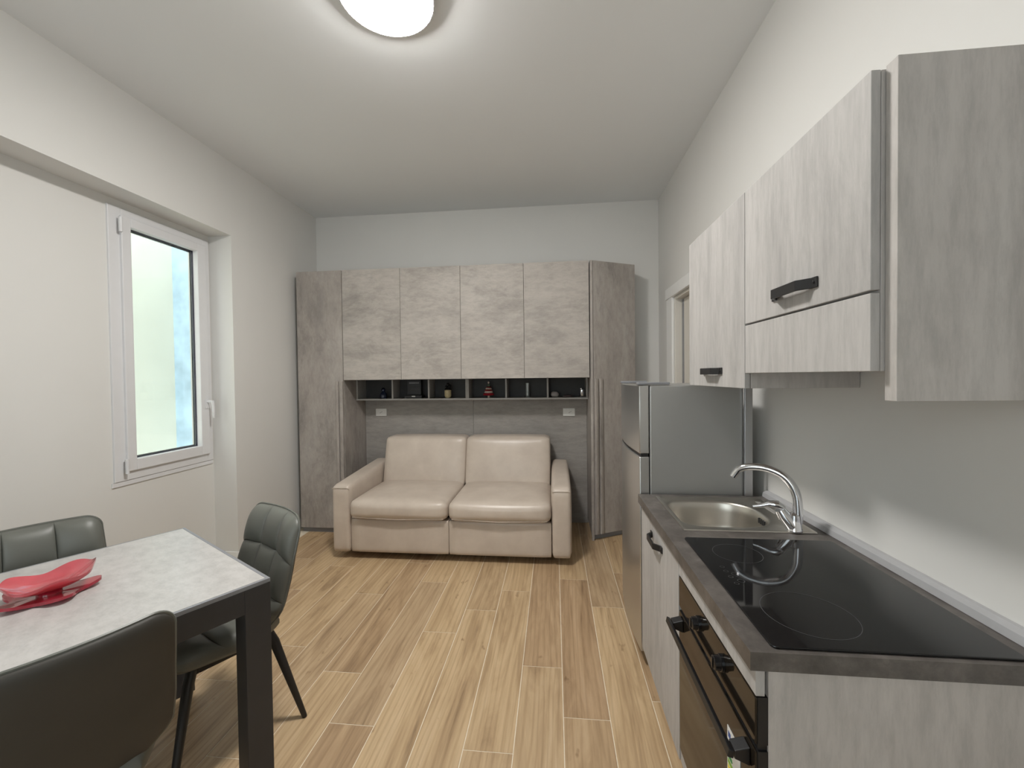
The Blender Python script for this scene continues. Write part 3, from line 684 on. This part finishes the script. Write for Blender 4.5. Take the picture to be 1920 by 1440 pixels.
MB().tube(path, [0.0165 - 0.004*i/len(path) for i in range(len(path))], 18).build('spout', 'chrome', tp, smooth=True)
MB().tube([sp(0.2055, 0.185), sp(0.2115, 0.174)], [0.0125, 0.0125], 16).build('aerator', 'chrome', tp, smooth=True)

# wall units
UX = 0.645; UY0, UYM, UY1 = 0.918, 1.478, 2.055; UZ0, UZ1 = 1.400, 2.062
wc = thing('wall_cabinet', (0.82, 1.77, UZ0), 'pale grey wall cabinet with a short black handle above the sink', 'cabinet')
B(UX+0.020, XR-0.002, UYM+0.001, UY1, UZ0, UZ1).build('carcass', 'kitchen_side', wc, bevel=0.001)
d = B(UX, UX+0.0185, UYM+0.002, UY1-0.001, UZ0, UZ1).build('cabinet_door', 'kitchen_front', wc, bevel=0.0015)
strap(1.665, 1.870, 1.462, UX, 0.026).build('handle', 'black_metal', d, bevel=0.001)
hc = thing('hood_cabinet', (0.82, 1.2, 1.45), 'pale grey wall cabinet with lift door and lower flap above the hob', 'cabinet')
B(UX+0.020, XR-0.002, UY0+0.001, UYM-0.001, 1.452, UZ1).build('carcass', 'kitchen_side', hc, bevel=0.001)
d = B(UX, UX+0.0185, UY0, UYM-0.002, 1.618, UZ1).build('cabinet_door', 'kitchen_front', hc, bevel=0.0015)
strap(1.085, 1.295, 1.674, UX, 0.026).build('handle', 'black_metal', d, bevel=0.001)
B(UX, UX+0.0185, UY0, UYM-0.002, 1.452, 1.612).build('lower_flap', 'kitchen_front', hc, bevel=0.0015)
ep = thing('end_panel', (0.84, 0.9, UZ0), 'broad grey end panel closing the row of wall cabinets nearest the viewer', 'panel')
B(UX+0.026, XR-0.002, UY0-0.032, UY0-0.002, UZ0-0.008, UZ1+0.004).build('panel_board', 'kitchen_side', ep, bevel=0.001)
# filler strip between fridge and wall
tag(B(0.900, 0.934, 2.060, 2.074, KZ+0.001, UZ0-0.001).build('filler_strip', 'alu_strip', bevel=0.001), 'narrow grey vertical strip between fridge and wall under the wall cabinet', 'strip')

# ------------------------------------------------------------------ fridge
FY0, FY1 = 2.085, 2.635; FX = 0.462; FZ = 1.398
fr = thing('fridge', (0.72, 2.36, 0), 'silver two-door fridge freezer standing past the end of the worktop', 'fridge')
B(FX+0.004, 0.905, FY0, FY1, 0.04, FZ).build('fridge_body', 'fridge_silver', fr, bevel=0.006)
def fdoor(z0, z1):
    pts = [(FX, FY0+0.002)]
    n = 14
    for i in range(n+1):
        s_ = i/n; y = FY0+0.002+s_*(FY1-FY0-0.004); pts.append((FX-0.046-0.016*math.sin(PI*s_), y))
    pts.append((FX, FY1-0.002))
    return MB().prism(pts, z0, z1)
fdoor(1.062, FZ+0.002).build('freezer_door', 'fridge_door', fr, bevel=0.004, smooth=30)
fdoor(0.075, 1.046).build('fridge_door', 'fridge_door', fr, bevel=0.004, smooth=30)
MB().prism([(FX-0.004, FY0+0.004), (FX-0.040, FY0+0.004), (FX-0.050, FY0+0.275), (FX-0.040, FY1-0.004), (FX-0.004, FY1-0.004)], 1.0465, 1.0615).build('handle_groove', 'black_metal', fr)
B(FX-0.052, FX+0.10, FY0-0.0005, FY0+0.045, FZ+0.003, FZ+0.016).build('hinge_cover', 'edge_grey', fr, bevel=0.003)
B(FX-0.052, FX+0.10, FY1-0.05, FY1, FZ+0.003, FZ+0.016).build('hinge_cover', 'edge_grey', fr, bevel=0.003)
for y in (FY0+0.06, FY1-0.06):
    for x in (0.52, 0.85): MB().lathe([(0.02, 0), (0.02, 0.045)], (x, y, 0), 12).build('foot', 'black_metal', fr)

# ------------------------------------------------------------------ dining table
ed = Vector((-0.50, -0.866, 0)).normalized(); sd2 = Vector((-0.866, 0.50, 0)).normalized()
TA = Vector((-1.006, 1.355, 0)); TWD, TLN, TH = 0.868, 1.35, 0.75
tc_ = TA + sd2*TWD/2 + ed*TLN/2
trot = math.atan2(-sd2.y, -sd2.x)     # local +x = -sd2 (towards the kitchen), local +y = -ed (towards the sofa)
tb = thing('dining_table', (tc_.x, tc_.y, 0), 'rectangular dining table with pale stone top and anthracite metal frame', 'table', rotz=trot, world=False)
hx, hy = TWD/2, TLN/2
B(-hx+.012, hx-.012, -hy+.012, hy-.012, TH-.012, TH).build('tabletop', 'table_ceramic', tb, bevel=0.001)
mb = B(-hx, -hx+.0115, -hy, hy, TH-.014, TH-.0005); mb.box(hx-.0115, hx, -hy, hy, TH-.014, TH-.0005); mb.box(-hx+.0115, hx-.0115, -hy, -hy+.0115, TH-.014, TH-.0005); mb.box(-hx+.0115, hx-.0115, hy-.0115, hy, TH-.014, TH-.0005)
mb.build('top_edging', 'edge_grey', tb, bevel=0.001)
LW = 0.082
for sx in (-1, 1):
    B(min(sx*hx, sx*(hx-.03)), max(sx*hx, sx*(hx-.03)), -hy+LW, hy-LW, TH-.095, TH-.0145).build('apron', 'anthracite', tb, bevel=0.0015)
    for sy in (-1, 1):
        B(min(sx*hx, sx*(hx-LW)), max(sx*hx, sx*(hx-LW)), min(sy*hy, sy*(hy-LW)), max(sy*hy, sy*(hy-LW)), 0, TH-.0145).build('leg', 'anthracite', tb, bevel=0.002)
for sy in (-1, 1):
    B(-hx+LW, hx-LW, min(sy*hy, sy*(hy-.03)), max(sy*hy, sy*(hy-.03)), TH-.095, TH-.0145).build('apron', 'anthracite', tb, bevel=0.0015)

# ------------------------------------------------------------------ chairs
def pillow(u, v, nu, nv):
    cu, cv = (u*nu+1e-9) % 1.0, (v*nv+1e-9) % 1.0
    return (max(0, math.sin(PI*cu))*max(0, math.sin(PI*cv)))**0.33
def cell(q):
    c_ = min(2, int(q*3+1e-9)); t_ = q*3-c_; return (c_ + (1-math.cos(PI*t_))/2)/3
def make_chair(loc, rot, label):
    """local +y is the way the sitter faces"""
    c = thing('dining_chair', loc, label, 'chair', 'tufted chairs around the table', rot, world=False)
    ZB, H = 0.390, 0.465
    def hw(v):
        t_ = min(1, v/0.30); return 0.150 + 0.072*(t_*t_*(3-2*t_)) - 0.010*max(0, v-0.5)*2
    def mid(u, v):
        uu = 2*cell(u)-1; v = cell(v); t_ = max(0, (abs(uu)-0.74)/0.26); drop = 0.05*(1-math.sqrt(max(0, 1-t_*t_)))
        z = ZB + v*(H-drop); x = uu*hw(v)
        y = -0.150 - 0.112*v + 0.05*(1-v)**3 + 0.038*uu*uu*min(1, 0.3+v)
        th = 0.046*max(0.0, (1-abs(uu)**7))**0.5*max(0.0, (1-abs(2*v-1)**9))**0.5 + 0.010
        return x, y, z, th
    def fr_(u, v):
        x, y, z, th = mid(u, v); pu, pv = cell(u), cell(v); return (x, y + th/2 - 0.004 + 0.024*pillow(pu, pv, 3, 3)*min(1, th/0.05), z)
    def bk_(u, v):
        x, y, z, th = mid(u, v); return (x, y - th/2, z)
    front = MB().grid_solid(fr_, lambda u, v: (mid(u, v)[0], mid(u, v)[1]-0.002, mid(u, v)[2]), 72, 54).build('backrest', 'chair_leather', c, smooth=80)
    MB().grid_solid(lambda u, v: (mid(u, v)[0], mid(u, v)[1]-0.0025, mid(u, v)[2]), bk_, 72, 48).build('back_cover', 'chair_back_fabric', c, smooth=80)
    # stitched edge
    ep_ = [(0, j/20) for j in range(0, 21)] + [(i/72, 1) for i in range(1, 72)] + [(1, j/20) for j in range(20, -1, -1)]
    MB().tube([(mid(*p)[0]*1.004, mid(*p)[1]-0.002, mid(*p)[2]+(0.002 if p[1] == 1 else 0)) for p in ep_], 0.0045, 6).build('piping', 'chair_leather', front, smooth=True)
    def sm_(u, v):
        uu = 2*u-1; vv = 2*v-1; t_ = max(0, (abs(uu)-0.72)/0.28); cut = 0.05*(1-math.sqrt(max(0, 1-t_*t_)))
        y = -0.165 + v*(0.38-cut) ; x = uu*(0.150 + 0.072*math.sin(PI/2*min(1, v*2.0)))
        th = 0.060*max(0.0, 1-abs(uu)**8)**0.5*max(0.0, 1-abs(vv)**9)**0.5 + 0.016
        return x, y, 0.445 - 0.03*(1-v)*(v > -1) + 0.012*uu*uu, th
    def st(u, v):
        u, v = cell(u), cell(v)
        x, y, z, th = sm_(u, v); return (x, y, z + th/2 + 0.018*pillow(u, v, 3, 3)*min(1, th/0.06))
    def sb_(u, v):
        x, y, z, th = sm_(cell(u), cell(v)); return (x, y, z - th/2)
    MB().grid_solid(st, sb_, 42, 42).build('seat', 'chair_leather', c, smooth=80)
    mb = MB(); mb.box(-0.135, 0.135, -0.15, -0.115, 0.362, 0.385); mb.box(-0.135, 0.135, 0.115, 0.15, 0.362, 0.385); mb.box(-0.135, -0.10, -0.115, 0.115, 0.362, 0.385); mb.box(0.10, 0.135, -0.115, 0.115, 0.362, 0.385)
    mb.build('seat_frame', 'black_metal', c, bevel=0.002)
    for sx in (-1, 1):
        for sy in (-1, 1):
            MB().tube([(sx*0.118, sy*0.132, 0.386), (sx*0.135, sy*0.150, 0.34), (sx*0.212, sy*0.228, 0.012), (sx*0.2145, sy*0.2305, 0.0)], [0.019, 0.019, 0.0105, 0.0095], 14).build('leg', 'black_metal', c, smooth=True)
    return c
def chair_at(p_top, fwd, label, first=None):
    """p_top: room position of the middle of the backrest's top edge"""
    rot = math.atan2(-fwd.x, fwd.y); loc = Vector(p_top) + fwd*0.252
    return make_chair((loc.x, loc.y, 0), rot, label) if first is None else dup(first, (loc.x, loc.y, 0), rot, label)
c1 = chair_at((-1.255, 1.775, 0), ed, 'grey tufted chair at the table end nearest the sofa')
c2c = TA + sd2*(TWD+0.185) + ed*0.470
c2 = chair_at(c2c, -sd2, 'grey tufted chair on the window side of the table', c1)
c3c = TA - sd2*0.205 + ed*0.530
c3 = chair_at(c3c, sd2, 'grey tufted chair in the foreground with its dark back turned to the viewer', c1)

# ------------------------------------------------------------------ red glass dish
bw = thing('glass_dish', (-1.66, 1.17, TH), 'red wavy glass dish on the dining table', 'dish')
bc = Vector((-1.648, 1.178, TH)); ba = math.radians(57)
def petal(r, a): return r
def dish(r0, z0, fz, fr, n=72, rows=14, th=0.005, wy=0.62):
    vs = []; fs = []
    for side in (0, 1):
        for j in range(rows+1):
            t_ = j/rows
            for k in range(n):
                a = 2*PI*k/n; r = r0*fr(a)*t_ + (0.0 if side == 0 else 0); z = bc.z + z0 + fz(a, t_) + (th if side == 0 else 0)
                x = r*math.cos(a); y = r*math.sin(a)*wy
                vs.append((bc.x + x*math.cos(ba) - y*math.sin(ba), bc.y + x*math.sin(ba) + y*math.cos(ba), z))
    M = (rows+1)*n
    for j in range(rows):
        for k in range(n):
            a, b2 = j*n+k, j*n+(k+1) % n
            fs.append((a, b2, b2+n, a+n)); fs.append((M+a, M+a+n, M+b2+n, M+b2))
    for k in range(n):
        a, b2 = rows*n+k, rows*n+(k+1) % n; fs.append((a, b2, M+b2, M+a))
    return MB().add(vs, fs)
dish(0.122, 0.001, lambda a, t_: 0.014*t_**2*(0.6+0.4*math.cos(5*a+0.5)), lambda a: 0.84+0.16*math.cos(5*a+0.5), th=0.010, wy=0.92).build('base_petals', 'dark_red_glass', bw, smooth=60)
dish(0.110, 0.022, lambda a, t_: 0.040*t_**2.2 + 0.010*t_**2.5*math.cos(2*a) + 0.006*t_**2*math.cos(a) + 0.006*t_**3*math.cos(5*a+1), lambda a: (abs(math.cos(a))**3.2+abs(math.sin(a))**3.2)**(-1/3.2)*(0.97+0.03*math.cos(6*a)), th=0.009, wy=0.74).build('wavy_bowl', 'red_glass', bw, smooth=60)
MB().lathe([(0.032, 0.008), (0.030, 0.014), (0.030, 0.020), (0.034, 0.026)], tuple(bc), 24).build('core', 'dark_red_glass', bw, smooth=True)

for o in bpy.data.objects:
    if '_world' in o: del o['_world']
